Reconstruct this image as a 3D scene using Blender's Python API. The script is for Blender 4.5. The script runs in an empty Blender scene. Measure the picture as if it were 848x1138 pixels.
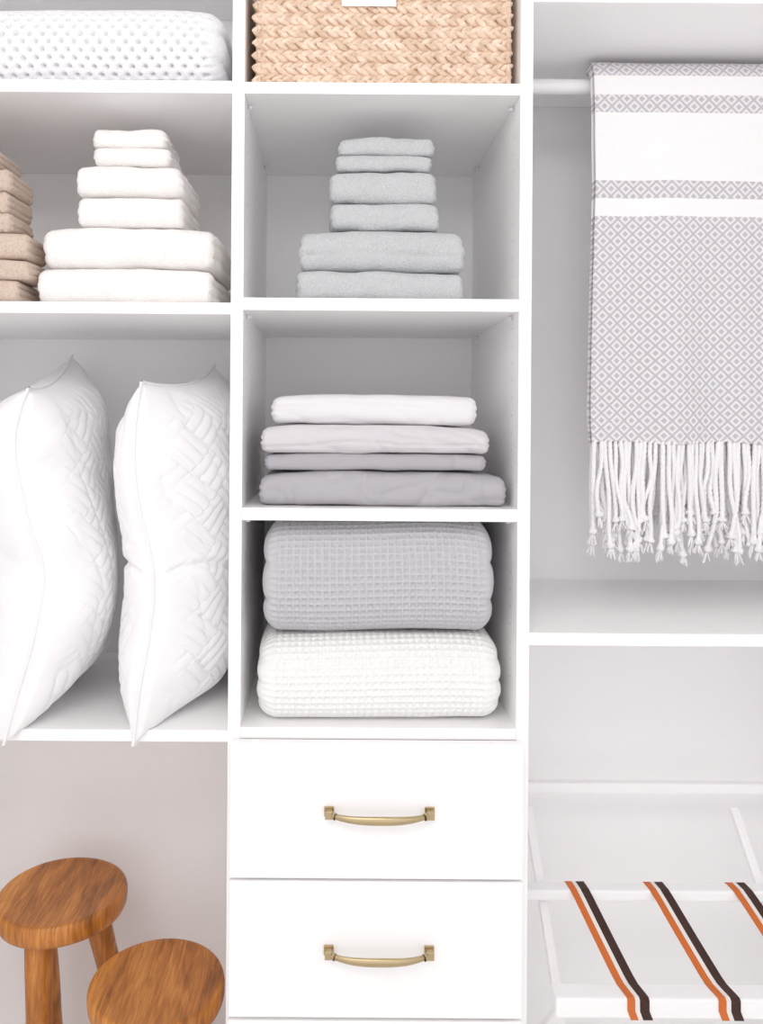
import bpy, bmesh, math, random
import numpy as np
random.seed(7); np.random.seed(7)

# ------------------------------------------------------------------ survey
PX = 0.0016; D = 1.408; F = 880.0; ZC = 1.5; CX = 370.0; CY = 465.0
TH = math.radians(0.4)
DEPTH = 0.477
def at(u, v, y=0.0):
    """photo measurement + known depth -> metres"""
    a, b = u-CX, v-CY
    du, dv = a+b*TH, b-a*TH
    k = 1+y/D
    return (du*PX*k, y, ZC-dv*PX*k)
def X(u, y=0.0): return (u-CX)*PX*(1+y/D)
def Z(v, y=0.0): return ZC+(CY-v)*PX*(1+y/D)

def lin(c):
    r = []
    for x in c:
        x = x/255.0
        r.append(x/12.92 if x <= 0.04045 else ((x+0.055)/1.055)**2.4)
    return (r[0], r[1], r[2], 1.0)

# ------------------------------------------------------------------ noise
def vnoise(p, scale, seed=0.0):
    q = np.asarray(p, dtype=np.float64)*scale+seed*17.31+100.0
    i = np.floor(q); f = q-i; f = f*f*(3-2*f)
    def h(a, b, c):
        s = np.sin(a*127.1+b*311.7+c*74.7+seed*3.7)*43758.5453
        return s-np.floor(s)
    x, y, z = i[..., 0], i[..., 1], i[..., 2]
    fx, fy, fz = f[..., 0], f[..., 1], f[..., 2]
    r = 0
    for dx in (0, 1):
        for dy in (0, 1):
            for dz in (0, 1):
                w = (fx if dx else 1-fx)*(fy if dy else 1-fy)*(fz if dz else 1-fz)
                r = r+w*h(x+dx, y+dy, z+dz)
    return r*2-1

# ------------------------------------------------------------------ materials
def new_mat(name):
    m = bpy.data.materials.new(name); m.use_nodes = True
    return m, m.node_tree.nodes, m.node_tree.links, m.node_tree.nodes['Principled BSDF']

def fabric(name, col, rough=0.95, bump=0.4, scale=500, var=0.05, sheen=0.1, dist=0.002):
    m, n, l, b = new_mat(name)
    b.inputs['Roughness'].default_value = rough
    b.inputs['Sheen Weight'].default_value = sheen
    b.inputs['Specular IOR Level'].default_value = 0.15
    tc = n.new('ShaderNodeTexCoord')
    nz = n.new('ShaderNodeTexNoise'); nz.inputs['Scale'].default_value = scale; nz.inputs['Detail'].default_value = 3
    l.new(tc.outputs['Object'], nz.inputs['Vector'])
    bp = n.new('ShaderNodeBump'); bp.inputs['Strength'].default_value = bump; bp.inputs['Distance'].default_value = dist
    l.new(nz.outputs['Fac'], bp.inputs['Height']); l.new(bp.outputs['Normal'], b.inputs['Normal'])
    cr = n.new('ShaderNodeValToRGB')
    c = lin(col)
    cr.color_ramp.elements[0].position = 0.3; cr.color_ramp.elements[1].position = 0.7
    cr.color_ramp.elements[0].color = tuple(x*(1-var) for x in c[:3])+(1,)
    cr.color_ramp.elements[1].color = tuple(min(1, x*(1+var)) for x in c[:3])+(1,)
    l.new(nz.outputs['Fac'], cr.inputs['Fac']); l.new(cr.outputs['Color'], b.inputs['Base Color'])
    return m

def plain(name, col, rough=0.5, metal=0.0, bump=0.03, scale=60):
    m, n, l, b = new_mat(name)
    b.inputs['Roughness'].default_value = rough; b.inputs['Metallic'].default_value = metal
    tc = n.new('ShaderNodeTexCoord')
    nz = n.new('ShaderNodeTexNoise'); nz.inputs['Scale'].default_value = scale
    l.new(tc.outputs['Object'], nz.inputs['Vector'])
    cr = n.new('ShaderNodeValToRGB'); c = lin(col)
    cr.color_ramp.elements[0].color = tuple(x*0.985 for x in c[:3])+(1,)
    cr.color_ramp.elements[1].color = c
    l.new(nz.outputs['Fac'], cr.inputs['Fac']); l.new(cr.outputs['Color'], b.inputs['Base Color'])
    if bump:
        bp = n.new('ShaderNodeBump'); bp.inputs['Strength'].default_value = bump; bp.inputs['Distance'].default_value = 0.001
        l.new(nz.outputs['Fac'], bp.inputs['Height']); l.new(bp.outputs['Normal'], b.inputs['Normal'])
    return m

M_lam = plain('white_laminate', (248, 247, 247), 0.38)
M_wall = plain('wall_paint', (246, 245, 246), 0.7, scale=200)
M_ceil = plain('ceiling_paint', (245, 245, 245), 0.8)
M_floor = plain('floor_tile', (243, 242, 240), 0.5)
M_brass = plain('brushed_brass', (186, 167, 132), 0.3, 1.0)
M_chrome = plain('rod_white_metal', (238, 238, 240), 0.3)
M_tw = fabric('terry_white', (245, 242, 240), bump=0.9, scale=330, dist=0.003, var=0.03)
M_tb = fabric('terry_blue', (198, 200, 202), bump=1.0, scale=330, var=0.09, dist=0.003)
M_beige = fabric('knit_beige', (205, 186, 172), bump=0.8, scale=220, var=0.12, dist=0.003)
M_s1 = fabric('sheet_mauve', (176, 173, 177), 0.7, 0.15, 900, 0.02)
M_s2 = fabric('sheet_mauve_dark', (174, 170, 176), 0.7, 0.15, 900, 0.02)
M_s3 = fabric('sheet_lilac', (208, 205, 208), 0.5, 0.15, 900, 0.02)
M_s4 = fabric('sheet_pale', (226, 224, 226), 0.7, 0.15, 900, 0.02)
M_qg = fabric('waffle_grey', (196, 195, 199), bump=0.4, scale=600)
M_qw = fabric('waffle_white', (240, 239, 238), bump=0.4, scale=600, var=0.02)
M_knit = fabric('chunky_knit_white', (234, 234, 236), bump=0.5, scale=300)
M_pil = fabric('pillow_cotton', (238, 237, 238), bump=0.12, scale=700, var=0.01)
M_cord = fabric('fringe_cotton', (242, 240, 241), bump=0.5, scale=700, var=0.03)
M_rack = plain('rack_white_paint', (244, 243, 244), 0.45)
M_or = fabric('strap_orange', (206, 112, 58), bump=0.4, scale=800)
M_br = fabric('strap_brown', (70, 50, 46), bump=0.4, scale=800)
M_wh = fabric('strap_white', (232, 226, 222), bump=0.4, scale=800)
M_tag = plain('paper_tag', (250, 250, 250), 0.8)
M_ink = plain('ink_grey', (120, 120, 120), 0.8)

def seagrass():
    m, n, l, b = new_mat('seagrass')
    b.inputs['Roughness'].default_value = 0.8
    tc = n.new('ShaderNodeTexCoord')
    nz = n.new('ShaderNodeTexNoise'); nz.inputs['Scale'].default_value = 60; nz.inputs['Detail'].default_value = 4
    l.new(tc.outputs['Object'], nz.inputs['Vector'])
    cr = n.new('ShaderNodeValToRGB')
    e = cr.color_ramp.elements
    e[0].position = 0.3; e[0].color = lin((210, 180, 154)); e[1].position = 0.7; e[1].color = lin((242, 222, 203))
    l.new(nz.outputs['Fac'], cr.inputs['Fac']); l.new(cr.outputs['Color'], b.inputs['Base Color'])
    nz2 = n.new('ShaderNodeTexNoise'); nz2.inputs['Scale'].default_value = 500
    l.new(tc.outputs['Object'], nz2.inputs['Vector'])
    bp = n.new('ShaderNodeBump'); bp.inputs['Strength'].default_value = 0.5; bp.inputs['Distance'].default_value = 0.001
    l.new(nz2.outputs['Fac'], bp.inputs['Height']); l.new(bp.outputs['Normal'], b.inputs['Normal'])
    return m
M_grass = seagrass()

def wood():
    m, n, l, b = new_mat('acacia_wood')
    b.inputs['Roughness'].default_value = 0.36
    tc = n.new('ShaderNodeTexCoord')
    def noise(sc, rot, scale, det):
        mp = n.new('ShaderNodeMapping'); mp.inputs['Scale'].default_value = sc; mp.inputs['Rotation'].default_value = (0, 0, rot)
        l.new(tc.outputs['Object'], mp.inputs['Vector'])
        z = n.new('ShaderNodeTexNoise'); z.inputs['Scale'].default_value = scale; z.inputs['Detail'].default_value = det
        z.inputs['Distortion'].default_value = 0.8
        l.new(mp.outputs['Vector'], z.inputs['Vector']); return z
    a = noise((3.0, 0.8, 0.8), 0.5, 6, 4)
    c = noise((6.0, 0.5, 0.5), 0.5, 30, 5)
    cr = n.new('ShaderNodeValToRGB'); e = cr.color_ramp.elements
    e[0].position = 0.34; e[0].color = lin((112, 62, 20)); e[1].position = 0.66; e[1].color = lin((218, 150, 74))
    e2 = e.new(0.5); e2.color = lin((176, 108, 42))
    mx0 = n.new('ShaderNodeMixRGB'); mx0.inputs['Fac'].default_value = 0.38
    l.new(a.outputs['Fac'], mx0.inputs['Color1']); l.new(c.outputs['Fac'], mx0.inputs['Color2'])
    l.new(mx0.outputs['Color'], cr.inputs['Fac'])
    l.new(cr.outputs['Color'], b.inputs['Base Color'])
    return m
M_wood = wood()

def woven():
    """throw: bands + concentric diamond lattice, from object coordinates"""
    m, n, l, b = new_mat('woven_throw')
    b.inputs['Roughness'].default_value = 0.95; b.inputs['Sheen Weight'].default_value = 0.1
    b.inputs['Specular IOR Level'].default_value = 0.1
    tc = n.new('ShaderNodeTexCoord'); sp = n.new('ShaderNodeSeparateXYZ')
    l.new(tc.outputs['Object'], sp.inputs[0])
    def mth(op, a, bb=None, c=None):
        x = n.new('ShaderNodeMath'); x.operation = op
        for i, q in enumerate((a, bb, c)):
            if q is None: continue
            if isinstance(q, (int, float)): x.inputs[i].default_value = q
            else: l.new(q, x.inputs[i])
        return x.outputs[0]
    cell = 0.0300
    fu = mth('ABSOLUTE', mth('SUBTRACT', mth('FRACT', mth('DIVIDE', sp.outputs['X'], cell)), 0.5))
    fv = mth('ABSOLUTE', mth('SUBTRACT', mth('FRACT', mth('DIVIDE', sp.outputs['Z'], cell*1.0)), 0.5))
    d = mth('ADD', fu, fv)
    tri = mth('SINE', mth('MULTIPLY', d, math.pi*2*2.5))
    mask = mth('MULTIPLY_ADD', tri, 1.4, 0.45)
    cl = n.new('ShaderNodeClamp'); l.new(mask, cl.inputs[0])
    def zz(v): return Z(v, 0.18)
    zlo, zhi = zz(500), zz(40)
    t = mth('DIVIDE', mth('SUBTRACT', sp.outputs['Z'], zlo), zhi-zlo)
    cr = n.new('ShaderNodeValToRGB'); cr.color_ramp.interpolation = 'CONSTANT'
    el = cr.color_ramp.elements
    def T(v): return (zz(v)-zlo)/(zhi-zlo)
    el[0].position = 0.0; el[0].color = (1, 1, 1, 1)
    el[1].position = T(238); el[1].color = (0, 0, 0, 1)
    for v, c in ((218, 1), (199, 0), (124, 1), (104, 0), (82, 1)):
        e = el.new(T(v)); e.color = (c, c, c, 1)
    l.new(t, cr.inputs['Fac'])
    fac = mth('MULTIPLY', cr.outputs['Color'], mth('MULTIPLY_ADD', cl.outputs[0], 0.70, 0.30))
    mx = n.new('ShaderNodeMixRGB'); mx.inputs['Color1'].default_value = lin((243, 241, 242)); mx.inputs['Color2'].default_value = lin((191, 187, 193))
    l.new(fac, mx.inputs['Fac']); l.new(mx.outputs['Color'], b.inputs['Base Color'])
    wv = n.new('ShaderNodeTexNoise'); wv.inputs['Scale'].default_value = 600
    l.new(tc.outputs['Object'], wv.inputs['Vector'])
    bp = n.new('ShaderNodeBump'); bp.inputs['Strength'].default_value = 0.5; bp.inputs['Distance'].default_value = 0.002
    l.new(wv.outputs['Fac'], bp.inputs['Height']); l.new(bp.outputs['Normal'], b.inputs['Normal'])
    return m
M_throw = woven()

# ------------------------------------------------------------------ mesh helpers
def mesh_obj(name, v, f, mats, smooth=True, midx=None, parent=None, weld=0.0):
    me = bpy.data.meshes.new(name)
    v = np.asarray(v, dtype=np.float64)
    me.from_pydata(v.tolist(), [], [tuple(int(i) for i in q) for q in f])
    if not isinstance(mats, (list, tuple)): mats = [mats]
    for m in mats: me.materials.append(m)
    if midx is not None: me.polygons.foreach_set('material_index', midx)
    me.polygons.foreach_set('use_smooth', [smooth]*len(me.polygons))
    if weld:
        bm = bmesh.new(); bm.from_mesh(me)
        bmesh.ops.remove_doubles(bm, verts=bm.verts, dist=weld)
        bmesh.ops.recalc_face_normals(bm, faces=bm.faces)
        bm.to_mesh(me); bm.free()
    me.update()
    o = bpy.data.objects.new(name, me); bpy.context.collection.objects.link(o)
    if parent: o.parent = parent
    return o

def empty(name):
    o = bpy.data.objects.new(name, None); bpy.context.collection.objects.link(o)
    o.empty_display_size = 0.05
    return o

def box(name, x0, x1, y0, y1, z0, z1, mat, bevel=0.0012, parent=None):
    v = [(x, y, z) for x in (x0, x1) for y in (y0, y1) for z in (z0, z1)]
    f = [(0, 1, 3, 2), (4, 6, 7, 5), (0, 4, 5, 1), (2, 3, 7, 6), (0, 2, 6, 4), (1, 5, 7, 3)]
    o = mesh_obj(name, v, f, mat, smooth=False, parent=parent)
    if bevel:
        b = o.modifiers.new('bevel', 'BEVEL'); b.width = bevel; b.segments = 2
    return o

class Acc:
    def __init__(s): s.v = []; s.f = []; s.n = 0; s.m = []
    def add(s, v, f, m=0):
        v = np.asarray(v); f = np.asarray(f)
        s.v.append(v); s.f += (f+s.n).tolist(); s.n += len(v); s.m += [m]*len(f)
    def obj(s, name, mats, parent=None, smooth=True):
        return mesh_obj(name, np.vstack(s.v), s.f, mats, smooth, s.m, parent)

def grid_faces(nr, nc, wrap=False):
    i = np.arange(nr-1)[:, None]; j = np.arange(nc if wrap else nc-1)[None, :]
    a = i*nc+j; b = i*nc+(j+1) % nc
    return np.stack([a, b, b+nc, a+nc], -1).reshape(-1, 4)

def tube(path, rad, ns=10, twist=None):
    p = np.asarray(path, float); n = len(p)
    r = np.asarray(rad, float)
    if r.ndim == 0: r = np.full((n, 2), float(r))
    elif r.ndim == 1: r = np.stack([r, r], 1)
    t = np.gradient(p, axis=0); t /= np.linalg.norm(t, axis=1)[:, None]+1e-12
    ref = np.array([0, 0, 1.0]) if abs(t[0, 2]) < 0.8 else np.array([0, 1.0, 0])
    a = np.cross(ref, t); a /= np.linalg.norm(a, axis=1)[:, None]+1e-12
    b = np.cross(t, a)
    ang = np.linspace(0, 2*np.pi, ns, endpoint=False)
    R = np.ones((n, ns))
    if twist is not None:
        s = np.concatenate([[0], np.cumsum(np.linalg.norm(np.diff(p, axis=0), axis=1))])
        R = 0.76+0.34*np.abs(np.cos(ang[None, :]-s[:, None]*twist))
    v = p[:, None, :]+(R*np.cos(ang))[:, :, None]*a[:, None, :]*r[:, 0][:, None, None]+(R*np.sin(ang))[:, :, None]*b[:, None, :]*r[:, 1][:, None, None]
    v = v.reshape(-1, 3); f = grid_faces(n, ns, True).tolist()
    v = np.vstack([v, p[0], p[-1]])
    for j in range(ns):
        f.append([n*ns, (j+1) % ns, j, j]); f.append([n*ns+1, (n-1)*ns+j, (n-1)*ns+(j+1) % ns, (n-1)*ns+(j+1) % ns])
    f = np.array(f)
    return v, f
def fixtri(o):
    o.data.validate()

# ------------------------------------------------------------------ folded textile
def folded(name, x0, x1, z0, z1, yf, depth, mat, e=0.75, ds=0.004, dx=0.004, amp=0.002, nscale=14,
           layers=3, groove=0.005, rc=0.012, seed=1.0, pattern=None, sag=0.06, creases=0.0, parent=None, tilt=0.0, fgroove=0.0, fine=0.45):
    hw = (x1-x0)/2; hd = depth/2; hh = (z1-z0)/2
    rc = min(rc, hh*0.9)
    core = hd-hh
    straight = 2*core; arc = math.pi*hh; per = 2*straight+2*arc
    N0 = 6000; s = (np.arange(N0)+0.5)/N0*per
    cy = np.zeros(N0); c = np.zeros(N0); sn = np.zeros(N0)
    m1 = s < straight; m2 = (~m1) & (s < straight+arc); m3 = (s >= straight+arc) & (s < 2*straight+arc); m4 = s >= 2*straight+arc
    cy[m1] = core-s[m1]; sn[m1] = -1
    a = -math.pi/2-(s[m2]-straight)/arc*math.pi
    cy[m2] = -core; c[m2] = np.cos(a); sn[m2] = np.sin(a)
    cy[m3] = -core+(s[m3]-straight-arc); sn[m3] = 1
    a = math.pi/2-(s[m4]-2*straight-arc)/arc*math.pi
    cy[m4] = core; c[m4] = np.cos(a); sn[m4] = np.sin(a)
    C = np.sign(c)*np.abs(c)**e; S = np.sign(sn)*np.abs(sn)**e
    py = cy+C*hh; pz = S*hh
    L = np.concatenate([[0], np.cumsum(np.hypot(np.diff(py), np.diff(pz)))])
    N = max(40, int(L[-1]/ds)); sq = (np.arange(N)+0.5)/N*L[-1]
    cy = np.interp(sq, L, cy); C = np.interp(sq, L, C); S = np.interp(sq, L, S); s = sq
    xs, ins, cap = [], [], []
    kk = 7
    capr = list(np.linspace(hh*0.985, rc, 10, endpoint=False))
    for q in capr: xs.append(-hw); ins.append(q); cap.append(1.0)
    for j in range(kk):
        a = math.pi/2*(1-j/(kk-1)); xs.append(-hw+rc-rc*math.sin(a)); ins.append(rc*(1-math.cos(a))); cap.append(math.sin(a))
    nb = max(8, int((2*(hw-rc))/dx))
    for q in np.linspace(-hw+rc, hw-rc, nb)[1:-1]: xs.append(q); ins.append(0); cap.append(0)
    for j in range(kk):
        a = math.pi/2*(j/(kk-1)); xs.append(hw-rc+rc*math.sin(a)); ins.append(rc*(1-math.cos(a))); cap.append(math.sin(a))
    for q in capr[::-1]: xs.append(hw); ins.append(q); cap.append(1.0)
    xs = np.array(xs); ins = np.array(ins); cap = np.array(cap)
    n = len(xs)
    R = (hh-ins)[:, None]
    if pattern is not None:
        R = R+pattern(xs[:, None]+0*s[None, :], s[None, :]+0*xs[:, None])*(1-cap)[:, None]
    yy = cy[None, :]+C[None, :]*R
    zz = S[None, :]*R
    xx = xs[:, None]+0*yy
    g = np.abs(np.sin(np.pi*layers*(zz/hh+1)/2))**0.4
    lay = np.floor(np.clip((zz/hh+1)/2*layers, 0, layers-1e-6))
    rnd = np.sin(lay*12.9898+seed*7.1)
    xx = xx-np.sign(xs)[:, None]*cap[:, None]*((1-g)*groove+groove*0.8*(rnd*0.5+0.5))
    P = np.stack([xx, yy, zz], -1)
    q = np.clip((zz/hh+1)/2, 0, 1)
    P[..., 2] -= q*hh*2*sag*(np.abs(xx/hw)**4)
    off = np.array([seed*3.3, seed*1.7, seed*2.9])
    W = P+off
    if fgroove:
        front = np.clip(-P[..., 1]/hd*1.0-0.6, 0, 1)*2
        zl = 0.25*hh*vnoise(W*np.array([1, 0, 0]), 8, seed+3)+fgroove[1]*hh
        P[..., 1] += fgroove[0]*np.exp(-((zz-zl)/0.0022)**2)*front
    for k in range(3):
        a = amp*(0.7 if k == 2 else 1.0)
        P[..., k] += a*vnoise(W, nscale, seed+k)+a*fine*vnoise(W, nscale*2.7, seed+k+5)
    if creases:
        wv = 0.15*vnoise(W, 6, seed)[..., None]
        cr = vnoise(W*np.array([0.6, 1, 1.6])+wv, 14, seed+9)
        cr2 = vnoise(W*np.array([1.0, 1, 0.8])+wv, 22, seed+19)
        P[..., 1] += creases*((1-np.abs(cr))**5+0.6*(1-np.abs(cr2))**6)*np.where(P[..., 1] < 0, 1, -1)
    P[..., 2] += tilt*xx*q
    P[..., 2] = np.maximum(P[..., 2], -hh)
    P[..., 2] = np.minimum(P[..., 2], hh)
    V = P.reshape(-1, 3)
    Fc = grid_faces(n, N, True).tolist()
    for base in (0, (n-1)*N):
        ring = list(range(base, base+N))
        Fc.append(ring if base else ring[::-1])
    cen = np.array([(x0+x1)/2, yf+hd, z0+hh])
    me = bpy.data.meshes.new(name)
    me.from_pydata(V.tolist(), [], Fc); me.materials.append(mat)
    me.polygons.foreach_set('use_smooth', [True]*len(me.polygons)); me.update()
    o = bpy.data.objects.new(name, me); bpy.context.collection.objects.link(o)
    o.location = cen
    if parent: o.parent = parent
    return o

# ------------------------------------------------------------------ room
box('wall_back', -1.6, 1.8, DEPTH, DEPTH+0.1, 0, 2.75, M_wall, 0)
box('floor', -1.6, 1.8, -3.2, DEPTH+0.1, -0.1, 0.0, M_floor, 0)
box('ceiling', -1.6, 1.8, -3.2, DEPTH+0.1, 2.75, 2.85, M_ceil, 0)
box('wall_left', -1.7, -1.6, -3.2, DEPTH+0.1, 0, 2.75, M_wall, 0)
box('wall_right', 1.8, 1.9, -3.2, DEPTH+0.1, 0, 2.75, M_wall, 0)

org = empty('closet_organizer')
XL0, XL1 = X(255.5), X(269.5)
XR0, XR1 = X(576), X(590)
XO0, XO1 = -0.83, 1.05
ZT = 2.6
YB = DEPTH-0.001
def panel(n, x0, x1): box(n, x0, x1, 0, YB, 0.0, ZT, M_lam, 0.001, org)
panel('panel_outer_left', XO0-0.022, XO0)
panel('panel_left', XL0, XL1)
panel('panel_right', XR0, XR1)
panel('panel_outer_right', XO1, XO1+0.022)
def shelf(n, x0, x1, v0, v1): box(n, x0, x1, 0.0015, YB, Z(v1), Z(v0), M_lam, 0.001, org)
shelf('shelf_left_a', XO0, XL0, 90, 104)
shelf('shelf_left_b', XO0, XL0, 337, 350)
shelf('shelf_left_c', XO0, XL0, 813, 826)
shelf('shelf_left_top', XO0, XL0, -140, -126)
shelf('shelf_mid_a', XL1, XR0, 91, 104)
shelf('shelf_mid_b', XL1, XR0, 331, 345)
shelf('shelf_mid_c', XL1, XR0, 565, 579)
shelf('shelf_mid_d', XL1, XR0, 809, 822)
shelf('shelf_mid_top', XL1, XR0, -140, -126)
shelf('shelf_right_a', XR1, XO1, -14, 0)
shelf('shelf_right_b', XR1, XO1, 702, 716)
acc = Acc()
for vv in (104, 345, 579):
    for yy in (0.05, 0.40):
        for xx, sg in ((XL1, 1), (XR0, -1)):
            acc.add(*tube([(xx, yy, Z(vv)-0.006), (xx+sg*0.010, yy, Z(vv)-0.006)], 0.0035, 8))
acc.obj('shelf_pins', M_chrome, org)
acc = Acc()
M_hole = plain('pin_hole', (215, 215, 217), 0.8)
for xx, sg in ((XL1, 1), (XR0, -1)):
    for yy in (0.05, 0.40):
        z = Z(810)+0.08
        while z < Z(110):
            acc.add(*tube([(xx-sg*0.001, yy, z), (xx+sg*0.0003, yy, z)], 0.0022, 8)); z += 0.032
acc.obj('pin_holes', M_hole, org)

# drawers
drx0, drx1 = X(258, -0.02), X(585, -0.02)
def yv(v): return Z(v, -0.02)
dr = [(826, 976.5), (979.5, 1131), (1134.5, 1290), (1293, 1400)]
for i, (a, b) in enumerate(dr):
    o = box('drawer_front_%d' % (i+1), drx0, drx1, -0.021, -0.0015, max(0.06, yv(b)), yv(a), M_lam, 0.0022, org)
    box('drawer_box_%d' % (i+1), XL1+0.012, XR0-0.012, 0.0, 0.42, max(0.07, yv(b)+0.02), yv(a)-0.03, M_lam, 0, org)
    if i < 3:
        hx = at(421.5, 900, -0.02)[0] if i == 0 else at(421, 1060, -0.02)[0]
        hz = Z((904, 1059, 1215)[i], -0.03)
        ac = Acc()
        xs = np.linspace(-0.088, 0.088, 41); q = np.abs(xs/0.088)
        arch = (1-q**3.0)
        path = np.stack([hx+xs, -0.034-0.016*arch, hz-0.003*arch], 1)
        hgt = 0.0038+0.0038*(1-q**2)
        hgt = np.where(q > 0.97, 0.0035, hgt)
        ac.add(*tube(path, np.stack([0.0035+0.001*(1-q), hgt], 1), 14))
        for sg in (-1, 1):
            xc = hx+sg*0.088
            # square stepped post
            sq = []
            for (yy0, yy1, rr) in ((-0.0245, -0.0205, 0.0085), (-0.0375, -0.0245, 0.0055), (-0.0395, -0.0355, 0.0068)):
                v = [(xc+a_*rr, y_, hz+c_*rr) for a_ in (-1, 1) for y_ in (yy0, yy1) for c_ in (-1, 1)]
                ac.add(v, [(0, 1, 3, 2), (4, 6, 7, 5), (0, 4, 5, 1), (2, 3, 7, 6), (0, 2, 6, 4), (1, 5, 7, 3)])
            pc = np.array([[hx+sg*0.081, -0.0385, hz], [hx+sg*0.077, -0.041, hz-0.0005]])
            ac.add(*tube(pc, 0.0060, 14))
        h = ac.obj('handle_%d' % (i+1), M_brass, org); fixtri(h)
        h.data.polygons.foreach_set('use_smooth', [True]*len(h.data.polygons))
        bv = h.modifiers.new('bevel', 'BEVEL'); bv.width = 0.0008; bv.segments = 2; bv.limit_method = 'ANGLE'; bv.angle_limit = 1.0
        bv.harden_normals = True
box('toe_kick', XL1, XR0, 0.04, 0.06, 0, 0.06, M_lam, 0, org)

# hanging rod
ac = Acc()
RY, RZ = 0.23, ZC+0.689
ac.add(*tube([(XR1+0.001, RY, RZ), (XO1-0.001, RY, RZ)], 0.0155, 24))
ac.add(*tube([(XR1, RY, RZ), (XR1+0.006, RY, RZ)], 0.024, 24))
ac.add(*tube([(XO1-0.006, RY, RZ), (XO1, RY, RZ)], 0.024, 24))
fixtri(ac.obj('hanging_rod', M_chrome, org))

# ------------------------------------------------------------------ stacks
def stack(pname, zbase, items, yf, mat, layers=3, e=0.66, **kw):
    par = empty(pname)
    z = zbase+0.0005
    for i, (u0, u1, vt, vb, dep, extra) in enumerate(items):
        yo = extra.get('y', yf)
        p0 = at(u0, (vt+vb)/2, yo+0.01); p1 = at(u1, (vt+vb)/2, yo+0.01)
        h = (vb-vt)*PX*(1+(yo+0.01)/D)
        k = dict(kw); k.update(extra.get('kw', {}))
        folded('layer_%d' % (i+1), p0[0], p1[0], z, z+h, yo, dep, extra.get('mat', mat), e=extra.get('e', e),
               layers=extra.get('layers', layers), seed=extra.get('seed', i*1.37+len(pname)), parent=par, **k)
        z += h+0.0002
    return par

S = lambda v: Z(v)
stack('white_towel_stack', S(337), [
    (39, 240, 295, 335.5, 0.30, {}),
    (46, 240, 248, 295, 0.29, {'y': 0.035}),
    (84, 207, 214, 248, 0.20, {'y': 0.04}),
    (83, 205, 179, 214, 0.20, {'y': 0.045}),
    (102, 193, 158, 179, 0.15, {'y': 0.055}),
    (102, 188, 137, 158, 0.14, {'y': 0.06})], 0.03, M_tw, amp=0.0040, nscale=18, rc=0.016, sag=0.08, e=0.7)
stack('blue_towel_stack', S(331), [
    (326, 517, 296, 330, 0.28, {}),
    (333, 516, 249, 296, 0.27, {'y': 0.04, 'kw': {'fgroove': (0.004, -0.25)}}),
    (364, 492, 219, 249, 0.19, {'y': 0.05}),
    (366, 487, 183, 219, 0.19, {'y': 0.05}),
    (371, 482, 165, 183, 0.14, {'y': 0.06}),
    (375, 484, 145, 165, 0.13, {'y': 0.06})], 0.035, M_tb, amp=0.0042, nscale=18, rc=0.016, sag=0.08, e=0.7)
stack('sheet_set_stack', S(565), [
    (286, 566, 526, 565, 0.34, {'mat': M_s1, 'kw': {'creases': 0.006, 'sag': 0.20}}),
    (292, 541, 507, 526, 0.33, {'mat': M_s2, 'y': 0.03, 'kw': {'creases': 0.005}}),
    (288, 547, 475, 507, 0.33, {'mat': M_s3, 'y': 0.022, 'kw': {'creases': 0.004, 'fgroove': (0.005, -0.35), 'sag': 0.18}}),
    (300, 532, 441, 475, 0.32, {'mat': M_s4, 'y': 0.035, 'kw': {'creases': 0.003, 'fgroove': (0.003, 0.3)}})], 0.022, M_s1,
    amp=0.0042, nscale=9, rc=0.018, sag=0.10, layers=4, e=0.78, ds=0.003, dx=0.003)

def ribk(x, s): return 0.003*np.abs(np.sin(np.pi*x/0.014+1.2*np.sin(s*2*np.pi/0.02)*0.5))
stack('beige_throw_stack', S(337), [
    (-110, 26, 309, 334, 0.11, {}),
    (-110, 36, 286, 309, 0.11, {}),
    (-110, 35, 257, 286, 0.11, {}),
    (-110, 17, 236, 257, 0.11, {'kw': {'pattern': ribk}}),
    (-110, 15, 212, 236, 0.11, {'kw': {'pattern': ribk}}),
    (-110, 16, 188, 212, 0.11, {'kw': {'pattern': ribk}}),
    (-110, 2, 165, 188, 0.11, {'kw': {'pattern': ribk}})], 0.012, M_beige, amp=0.003, rc=0.012, sag=0.05, ds=0.003, dx=0.003)

def waffle(cell, depth):
    def fn(x, s):
        a = np.abs(np.cos(np.pi*x/cell))**3; b = np.abs(np.cos(np.pi*s/cell))**3
        return depth*(np.maximum(a, b)-0.6)
    return fn
zq = S(809)+0.0005
p0, p1 = at(283, 765, 0.015)[0], at(560, 765, 0.015)[0]
folded('white_waffle_blanket', p0, p1, zq, zq+0.153, 0.008, 0.40, M_qw, e=0.78, ds=0.0018, dx=0.0018, amp=0.005, nscale=5, fine=0.2,
       layers=4, groove=0.008, rc=0.035, seed=4.2, pattern=waffle(0.0126, 0.0052), sag=0.05)
p0, p1 = at(287, 650, 0.015)[0], at(557, 650, 0.015)[0]
folded('grey_waffle_blanket', p0, p1, zq+0.154, S(579)-0.004, 0.010, 0.39, M_qg, e=0.74, ds=0.0018, dx=0.0018, amp=0.005, nscale=5, fine=0.2,
       layers=3, groove=0.01, rc=0.035, seed=8.1, pattern=waffle(0.0126, 0.0052), sag=0.05)

def knit(x, s):
    cx, cs = 0.0235, 0.0145
    row = np.floor(s/cs); fx = (x/cx+0.5*(row % 2)) % 1-0.5; fs = (s/cs) % 1-0.5
    hole = np.exp(-((fx/0.14)**2+(fs/0.24)**2))
    return -0.014*hole
zk = S(90)+0.0005
folded('chunky_knit_blanket', X(-80), at(253, 45, 0.03)[0], zk, zk+0.152, 0.012, 0.36, M_knit, e=0.8, ds=0.0017, dx=0.0017,
       amp=0.006, nscale=6, fine=0.3, layers=3, groove=0.01, rc=0.04, seed=2.2, pattern=knit, sag=0.06)

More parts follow.
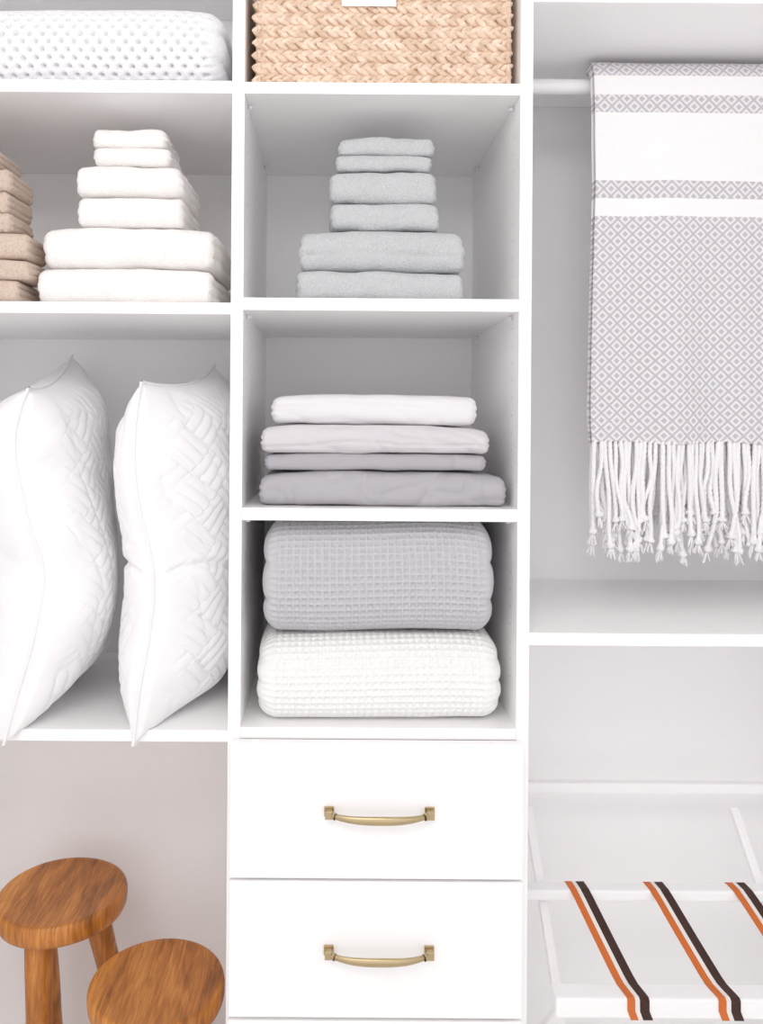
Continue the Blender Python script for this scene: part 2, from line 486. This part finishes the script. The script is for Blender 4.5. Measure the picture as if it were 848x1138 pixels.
# ------------------------------------------------------------------ basket
def basket():
    par = empty('seagrass_basket')
    y0, y1 = 0.022, 0.36
    x0, x1 = at(284, 60, y0)[0], at(569, 60, y0)[0]
    z0, z1 = S(91)+0.001, S(91)+0.215
    t = 0.006
    ac = Acc()
    def bx(a, b, c, d, e_, f_):
        v = [(x, y, z) for x in (a, b) for y in (c, d) for z in (e_, f_)]
        ac.add(v, [(0, 1, 3, 2), (4, 6, 7, 5), (0, 4, 5, 1), (2, 3, 7, 6), (0, 2, 6, 4), (1, 5, 7, 3)])
    q = 0.006
    bx(x0+q, x1-q, y0+q, y0+q+t, z0, z1); bx(x0+q, x1-q, y1-q-t, y1-q, z0, z1)
    bx(x0+q, x0+q+t, y0+q, y1-q, z0, z1); bx(x1-q-t, x1-q, y0+q, y1-q, z0, z1)
    bx(x0+q, x1-q, y0+q, y1-q, z0, z0+t)
    ac.obj('basket_shell', M_grass, par, False)
    nu, nv = 8, 7
    th = np.linspace(0, 2*np.pi, nu, endpoint=False); ph = np.linspace(0.05, np.pi-0.05, nv)
    tx = np.cos(ph)[:, None]+0*th; ty = np.sin(ph)[:, None]*np.cos(th); tz = np.sin(ph)[:, None]*np.sin(th)
    T = np.stack([tx, ty, tz], -1).reshape(-1, 3); TF = grid_faces(nv, nu, True)
    ac = Acc()
    rh = 0.0225; step = 0.0180
    nrow = int((z1-z0)/rh)
    for side in range(3):
        L = (x1-x0) if side == 0 else (y1-y0)
        for r in range(nrow):
            zc = z0+rh*(r+0.5)
            ncol = int(L/step)
            for c in range(ncol+1):
                for k in (-1, 1):
                    t_ = (c+0.25*k+random.uniform(-0.07, 0.07))*step
                    t_ = min(max(t_, 0.006), L-0.006)
                    ang = k*math.radians(27+random.uniform(-7, 7))
                    a = 0.0138*random.uniform(0.9, 1.1); b_ = 0.0062*random.uniform(0.85, 1.1)
                    P = T*np.array([a, 0.0055, b_])
                    ca, sa = math.cos(ang), math.sin(ang)
                    px = P[:, 0]*ca-P[:, 2]*sa+t_; pz = P[:, 0]*sa+P[:, 2]*ca+zc+k*0.0050+random.uniform(-0.0006, 0.0006)
                    pz = np.maximum(pz, z0)
                    py = P[:, 1]+0.003*(P[:, 0]/a)*1.0+random.uniform(-0.0008, 0.0008)
                    if side == 0: V = np.stack([x0+px, y0+0.005+py, pz], 1)
                    elif side == 1: V = np.stack([x0+0.005-py, y0+px, pz], 1)
                    else: V = np.stack([x1-0.005+py, y0+px, pz], 1)
                    ac.add(V, TF)
    for (a, b_) in (((x0, y0), (x1, y0)), ((x1, y0), (x1, y1)), ((x1, y1), (x0, y1)), ((x0, y1), (x0, y0))):
        ac.add(*tube([(a[0], a[1]+0.004, z1), (b_[0], b_[1]+0.004, z1)], 0.008, 10))
    ac.obj('woven_braids', M_grass, par)
    a = at(380, -30, y0); b = at(440, 9, y0)
    box('label_tag', a[0], b[0], y0-0.007, y0-0.0045, b[2], a[2], M_tag, 0.001, par)
    cu = bpy.data.curves.new('label_text', 'FONT'); cu.body = 'linens'; cu.size = 0.03; cu.align_x = 'CENTER'; cu.extrude = 0.0002
    cu.materials.append(M_ink); cu.shear = 0.3
    o = bpy.data.objects.new('label_text', cu); bpy.context.collection.objects.link(o)
    o.location = ((a[0]+b[0])/2, y0-0.0072, b[2]+0.011); o.rotation_euler = (math.pi/2, 0, 0); o.parent = par
basket()

# ------------------------------------------------------------------ pillows
def smooth_interp(z, zs, xs):
    zs = np.array(zs); xs = np.array(xs); m = np.gradient(xs, zs)
    z = np.clip(z, zs[0], zs[-1]); i = np.clip(np.searchsorted(zs, z)-1, 0, len(zs)-2)
    h = zs[i+1]-zs[i]; t = (z-zs[i])/h
    return (2*t**3-3*t**2+1)*xs[i]+(t**3-2*t**2+t)*h*m[i]+(-2*t**3+3*t**2)*xs[i+1]+(t**3-t**2)*h*m[i+1]

def pillow(name, near, xfar, y0, y1, zt0, zt1, zb, T, seed, xlim, xoff=0.0, fold_z=None, quilt=1.0):
    par_o = empty(name)
    na, nb = 400, 240
    a = np.linspace(-1, 1, na)[:, None]+np.zeros((1, nb)); b = np.zeros((na, 1))+np.sin(np.linspace(-np.pi/2, np.pi/2, nb))[None, :]
    zt = zt0+(zt1-zt0)*(b+1)/2
    pa = 1-0.07*(1-b**2)*np.abs(a)**2
    zc = (zt+zb)/2; hz = (zt-zb)/2
    z = zc+hz*a*pa
    hy = (y1-y0)/2; yc = (y0+y1)/2
    wob = 0.010*np.sin(a*5+seed)+0.005*np.sin(a*11+seed*2)
    y = yc+hy*b*(1-0.09*(1-np.abs(a)**2.5))+wob*(1-np.abs(a))
    zs, xs = zip(*sorted(near))
    xn = smooth_interp(z, zs, xs)
    w = (b+1)/2
    xc = xn*(1-w)+xfar*w + xoff*np.sin(np.pi*w)
    env = ((1-np.abs(a)**5.0)**0.66)*((1-np.abs(b)**2.6)**0.52)
    edge = env
    border = np.clip(np.minimum(1-np.abs(a), 1-np.abs(b))*30, 0, 1)
    verts = []
    for sg in (1, -1):
        t = T/2*env
        pos = np.stack([xc, y, z], -1)
        W = pos+seed*5+sg*3
        py = pos[..., 1]+0.003*np.sin(pos[..., 2]*50); pz = pos[..., 2]
        uu = (py+pz)/1.4142; vv = (pz-py)/1.4142
        par = (np.floor(uu/0.060)+np.floor(vv/0.060)) % 2
        ridge = np.where(par > 0, np.abs(np.sin(np.pi*uu/0.020)), np.abs(np.sin(np.pi*vv/0.020)))**0.6
        t = t+quilt*(0.0046*ridge-0.002)*np.clip(edge*2.6-0.9, 0, 1)
        t = t+(0.012*vnoise(W*np.array([0, 1, 0.8]), 6, seed)+0.005*vnoise(W*np.array([0, 0.6, 1.2]), 14, seed+2))*np.clip(edge*2, 0, 1)
        # soft wrinkles running down from the corners
        wr = (1-np.abs(vnoise(np.stack([z*0, y*1.6+0.35*z, z*0.45], -1)+seed, 20, seed+sg+7)))**4
        t = t-0.005*wr*np.clip(edge*2, 0, 1)*(1-0.5*quilt*np.clip(edge*2-1, 0, 1))
        gath = vnoise(np.stack([z*0, y*0.25, z*1.0], -1)+seed, 24, seed+sg)
        t = t+0.008*gath*np.exp(-((edge-0.5)/0.2)**2)
        if fold_z is not None:
            zl = fold_z+0.012*np.sin(y*30)
            t = t-0.010*np.exp(-((z-zl)/0.008)**2)*np.clip(edge*2, 0, 1)*(0.35+0.65*np.clip(1-(b+1)*0.6, 0, 1))
        t = np.maximum(t, 0.0)*border
        x = xc+sg*t
        yy = y+0.003*vnoise(pos+seed, 10, seed+4)
        verts.append(np.stack([x, yy, z], -1))
    G = verts[0].copy()
    V = np.stack(verts).reshape(-1, 3)
    sh = S(813)+0.0015
    def lim(V, g=0.0):
        m = V[:, 1] > -0.006
        V[m, 2] = np.maximum(V[m, 2], sh+g)
        V[:, 0] = np.clip(V[:, 0], xlim[0]+g, xlim[1]-g)
        return V
    V = lim(V)
    n = na*nb
    f1 = grid_faces(na, nb)
    o = mesh_obj('pillow_body', V, np.vstack([f1, f1[:, ::-1]+n]), M_pil, weld=0.00005, parent=par_o)
    ac = Acc()
    for edgepath in (G[:, 0], G[-1, :], G[:, -1], G[0, :]):
        p = lim(edgepath.copy(), 0.0025)
        d = np.concatenate([[0], np.cumsum(np.linalg.norm(np.diff(p, axis=0), axis=1))])
        q = np.linspace(0, d[-1], 160)
        p = np.stack([np.interp(q, d, p[:, k]) for k in range(3)], 1)
        kk = np.ones(5)/5
        for k in range(3): p[2:-2, k] = np.convolve(p[:, k], kk, 'valid')
        ac.add(*tube(p, 0.0026, 8))
    fixtri(ac.obj('piped_seam', M_pil, par_o))
    return o
def P3(u, v, y): q = at(u, v, y); return (q[2], q[0])
pillow('quilted_pillow', [P3(36, 425, -.02), P3(26, 445, -.02), P3(15, 490, -.02), P3(24, 565, -.02), P3(42, 640, -.02), P3(38, 700, -.02), P3(19, 770, -.02), P3(4, 830, -.02)],
       -0.595, -0.025, 0.40, ZC+0.050, ZC+0.140, Z(830, -.02), 0.258, 1.3, (XO0+0.004, 1), quilt=0.6)
pillow('quilted_pillow.001', [P3(160, 415, -.02), P3(154, 440, -.02), P3(148, 500, -.02), P3(155, 570, -.02), P3(168, 640, -.02), P3(163, 710, -.02), P3(153, 780, -.02), P3(148, 830, -.02)],
       -0.270, -0.025, 0.40, ZC+0.062, ZC+0.12, Z(830, -.02), 0.200, 2.9, (-2, XL0-0.002), xoff=0.012, fold_z=Z(640))

# ------------------------------------------------------------------ throw on the rod
def throw():
    par = empty('fringed_throw_blanket')
    R = 0.050
    zb = Z(490, 0.18); zbb = ZC+0.0
    x0, x1 = 0.521, 0.97
    path = []
    zt = RZ-0.004
    for t in np.linspace(0, 1, 150): path.append((RY-R, zb+(zt-zb)*t))
    for t in np.linspace(0, 1, 40)[1:-1]:
        a = math.pi*(1-t); path.append((RY+R*math.cos(a), zt+R*math.sin(a)))
    for t in np.linspace(0, 1, 110): path.append((RY+R, zt+(zbb-zt)*t))
    path = np.array(path); ns = len(path)
    xs = np.linspace(x0, x1, 130); nx = len(xs)
    XX = np.zeros((ns, 1))+xs[None, :]; YY = path[:, 0][:, None]+0*XX; ZZ = path[:, 1][:, None]+0*XX
    low = np.clip((zt-ZZ)/0.7, 0, 1)
    sgn = np.where(YY < RY, -1, 1)
    fold = 0.009*np.sin((XX-x0)*24+1.0)+0.005*np.sin((XX-x0)*47+2*ZZ)
    Y2 = YY+fold*low*1.0
    W = np.stack([XX, YY, ZZ], -1)
    Y2 += 0.003*vnoise(W, 8, 3)
    X2 = XX+0.004*vnoise(W*np.array([0.2, 1, 1]), 9, 4)
    back = np.clip((YY-RY)/R, 0, 1)
    X2 = X2+0.045*back*(x1-XX)/(x1-x0)
    Z2 = ZZ+0.002*vnoise(W, 10, 5)*(1-low)+0.003*np.sin((XX-x0)*30)*np.where(low > 0.9, 1, 0)
    V1 = np.stack([X2, Y2, Z2], -1)
    th = 0.022
    dyz = np.stack([0*XX, np.where(ZZ > zt+1e-6, (YY-RY)/R, sgn), np.where(ZZ > zt+1e-6, (ZZ-zt)/R, 0)], -1)
    V2 = V1-dyz*th
    V = np.concatenate([V1.reshape(-1, 3), V2.reshape(-1, 3)]); n = ns*nx
    f1 = grid_faces(ns, nx); f2 = f1[:, ::-1]+n
    idx = np.arange(n).reshape(ns, nx)
    ring = np.concatenate([idx[0, :], idx[1:, -1], idx[-1, -2::-1], idx[-2:0:-1, 0]]); r2 = np.roll(ring, -1)
    f3 = np.stack([ring, ring+n, r2+n, r2], -1)
    mesh_obj('woven_cloth', V, np.vstack([f1, f2, f3[:, ::-1]]), M_throw, parent=par)
    ac = Acc()
    rng = random.Random(3)
    def cord(x, y, ztop, L, drift, ydr):
        n = 60; t = np.linspace(0, 1, n)
        ph = rng.uniform(0, 6.28); am = rng.uniform(0.003, 0.009)
        px = x+drift*t**1.3+am*np.sin(t*rng.uniform(5, 10)+ph)*t**0.7
        py = y+ydr*t+0.004*np.sin(t*6+ph)*t
        pz = ztop-L*t
        r = np.full(n, rng.uniform(0.0042, 0.0053))
        kt = rng.uniform(0.86, 0.91)
        r = r*(1+1.0*np.exp(-((t-kt)/0.022)**2))
        m = t <= kt+0.03
        p = np.stack([px, py, pz], 1)
        ac.add(*tube(p[m], r[m], 8, twist=300))
        e = p[m][-1]
        for k in range(9):
            dx, dy = rng.uniform(-0.010, 0.010), rng.uniform(-0.007, 0.007)
            tt = np.linspace(0, 1, 5)
            q = np.stack([e[0]+dx*tt, e[1]+dy*tt, e[2]+0.003-rng.uniform(0.014, 0.026)*tt], 1)
            ac.add(*tube(q, 0.0019*(1-0.4*tt), 5))
    for yy, zt_, nrow, L0, L1 in ((RY-R+0.004, zb+0.006, 44, 0.16, 0.255), (RY-R+0.018, zb+0.006, 44, 0.17, 0.26), (RY+R-0.01, zbb+0.006, 34, 0.19, 0.23)):
        for i in range(nrow):
            xa = x0+0.004+(0.045 if zt_ > zb+0.02 else 0)
            x = xa+(x1-xa-0.008)*(i+rng.uniform(0.2, 0.8))/nrow
            fo = 0.009*math.sin((x-x0)*24+1.0)+0.005*math.sin((x-x0)*47+2*zb)
            cord(x, yy+fo, zt_, rng.uniform(L0, L1), rng.uniform(-0.018, 0.018), rng.uniform(-0.012, 0.008))
    o = ac.obj('fringe', M_cord, par); fixtri(o)
throw()

# ------------------------------------------------------------------ stools
def stool(name, cx, cy, H, rad, legs, seed, legr=0.026):
    par = empty(name); par.location = (cx, cy, 0)
    ns = 96; th = np.linspace(0, 2*np.pi, ns, endpoint=False)
    t = 0.044
    prof = [(0.001, -0.004)]
    for q in np.linspace(0.08, 0.9, 12): prof.append((q, -0.004*(1-q**2)))
    prof += [(0.95, 0.0), (0.975, -0.002), (0.99, -0.006), (1.0, -0.013), (0.998, -0.024), (0.985, -0.034), (0.96, -0.041), (0.92, -t), (0.5, -t), (0.001, -t)]
    rr = np.array([p[0] for p in prof]); zz = np.array([p[1] for p in prof])
    org_ = 1+0.012*np.sin(2*th+seed)+0.008*np.sin(3*th+seed*2)
    Rg = rad*rr[:, None]*org_[None, :]
    V = np.stack([Rg*np.cos(th), Rg*np.sin(th), H+zz[:, None]+0*Rg], -1).reshape(-1, 3)
    ac = Acc(); ac.add(V, grid_faces(len(prof), ns, True)[:, ::-1])
    ac.obj('seat', M_wood, par)
    for i, (tx, ty, bx_, by_) in enumerate(legs):
        s = np.linspace(0, 1, 24)
        p = np.stack([tx+(bx_-tx)*s, ty+(by_-ty)*s, (H-t+0.004)*(1-s)+0.0*s], 1)
        r = legr*(1.05-0.25*s)*(1+0.03*np.sin(s*14+i))
        a2 = Acc(); a2.add(*tube(p, r, 20)); o = a2.obj('leg_%d' % (i+1), M_wood, par); fixtri(o)
y1 = 0.25; c = at(69, 989, y1)
stool('round_wooden_stool', c[0], y1, c[2], 0.131, [(-0.022, -0.07, 0.002, -0.13), (0.055, 0.03, 0.15, 0.09), (-0.06, 0.04, -0.052, 0.13)], 0.5)
y2 = 0.08; c = at(175, 1089, y2)
stool('round_wooden_stool.001', c[0], y2, c[2], 0.1255, [(-0.05, -0.05, -0.07, -0.10), (0.06, -0.03, 0.10, -0.07), (0.0, 0.06, 0.0, 0.12)], 2.1)

# ------------------------------------------------------------------ luggage rack
def rack():
    par = empty('folding_luggage_rack')
    xa, xb = 0.385, 1.03
    def bar(n, y, z, h, d, x0=xa, x1=xb): box(n, x0, x1, y-d/2, y+d/2, z-h/2, z+h/2, M_rack, 0.004, par)
    yf_, ym, yt = 0.0, 0.205, 0.345
    zf = Z(1101, 0.0)-0.018; zm = Z(987, 0.19)-0.012; zt = Z(869, 0.345)-0.012
    bar('front_bar', yf_+0.005, zf, 0.036, 0.04, 0.400)
    bar('rear_bar', ym, zm, 0.022, 0.032)
    bar('back_rest_bar', yt+0.012, zt, 0.024, 0.022)
    def leg(n, x, p, q, w=0.018, t=0.014):
        p = np.array(p, float); q = np.array(q, float); d = q-p; d /= np.linalg.norm(d)
        nn = np.array([-d[1], d[0]])
        v = []
        for s in (p, q):
            for a, b in ((-1, -1), (1, -1), (1, 1), (-1, 1)):
                w2 = s+nn*b*t/2
                v.append((x+a*w/2, w2[0], w2[1]))
        f = [(0, 1, 2, 3), (7, 6, 5, 4), (0, 4, 5, 1), (1, 5, 6, 2), (2, 6, 7, 3), (3, 7, 4, 0)]
        o = mesh_obj(n, v, f, M_rack, False, parent=par)
        b = o.modifiers.new('b', 'BEVEL'); b.width = 0.003; b.segments = 2
    y_mid, z_mid = 0.226, ZC-0.975
    top = (0.345, z_mid+(0.345-y_mid))
    knee = (0.10, z_mid-(y_mid-0.10))
    for i, x in enumerate((0.437, 0.893)):
        leg('leg_slant_%d' % (i+1), x, top, knee)
        leg('leg_front_%d' % (i+1), x, knee, (-0.05, 0.008))
    for i, x in enumerate((0.412, 0.918)):
        leg('leg_rear_%d' % (i+1), x, (0.005, zf-0.014), (0.40, 0.008))
    ac = Acc()
    zs_m = zm+0.011; zs_f = zf+0.018
    prof = [(ym+0.018, zm-0.012), (ym+0.018, zs_m-0.002), (ym+0.014, zs_m+0.0015), (ym-0.012, zs_m+0.0015), (ym-0.018, zs_m-0.001)]
    for t in np.linspace(0, 1, 12)[1:-1]:
        y = ym-0.018+(0.022-(ym-0.018))*t; z = zs_m+(zs_f-zs_m)*t-0.001*math.sin(math.pi*t)
        prof.append((y, z))
    prof += [(0.022, zs_f+0.0015), (-0.012, zs_f+0.0015), (-0.0165, zs_f-0.002), (-0.0170, zs_f-0.02), (-0.0170, zf-0.018), (-0.012, zf-0.0195)]
    prof = np.array(prof)
    for (um, uf) in ((630, 696), (718, 797), (810, 900)):
        xm = at(um, 985, ym)[0]; xf = at(uf, 1120, -0.01)[0]
        s = np.clip((ym-prof[:, 0])/(ym+0.01), 0, 1)
        x = xm+(xf-xm)*s
        x[-4:] += np.array([0, 0.000, 0.006, 0.008])
        for (a, b, mi) in ((0, 0.0135, 0), (0.0135, 0.0215, 1), (0.0215, 0.0385, 2)):
            n = len(prof)
            L = np.stack([x+a, prof[:, 0], prof[:, 1]], 1); R_ = np.stack([x+b, prof[:, 0], prof[:, 1]], 1)
            V = np.vstack([L, R_]); f = [(i, i+n, i+n+1, i+1) for i in range(n-1)]
            ac.add(V, f, mi)
    o = ac.obj('striped_straps', [M_or, M_wh, M_br], par, False)
    sm = o.modifiers.new('s', 'SOLIDIFY'); sm.thickness = 0.0014; sm.offset = 1
rack()

# ------------------------------------------------------------------ light
w = bpy.data.worlds.new('World'); bpy.context.scene.world = w; w.use_nodes = True
bg = w.node_tree.nodes['Background']; bg.inputs[0].default_value = (1.0, 0.993, 1.0, 1); bg.inputs[1].default_value = 1.40
def area(name, loc, tgt, size, power, col=(1, 1, 1)):
    L = bpy.data.lights.new(name, 'AREA'); L.shape = 'RECTANGLE'; L.size, L.size_y = size; L.energy = power; L.color = col
    o = bpy.data.objects.new(name, L); bpy.context.collection.objects.link(o); o.location = loc
    from mathutils import Vector
    o.rotation_euler = (Vector(tgt)-Vector(loc)).to_track_quat('-Z', 'Y').to_euler()
    return o
area('front_fill', (-0.3, -1.7, 2.7), (0.05, 0.3, 1.0), (1.4, 0.9), 22, (1, 0.985, 0.965))  # unseen fill light, added high in front to brighten the closet and model textures

# ------------------------------------------------------------------ camera
cam = bpy.data.cameras.new('camera'); co = bpy.data.objects.new('camera', cam); bpy.context.collection.objects.link(co)
cam.sensor_fit = 'VERTICAL'; cam.sensor_height = 24; cam.lens = 24*F/1138
cam.shift_x = 54/1138; cam.shift_y = -104/1138
co.location = (0, -D, ZC); co.rotation_euler = (math.pi/2, -TH, 0)
cam.clip_start = 0.05
bpy.context.scene.camera = co
bpy.context.scene.view_settings.view_transform = 'Standard'
bpy.context.scene.view_settings.exposure = 0.0
bpy.context.scene.cycles.max_bounces = 16
bpy.context.scene.cycles.diffuse_bounces = 10
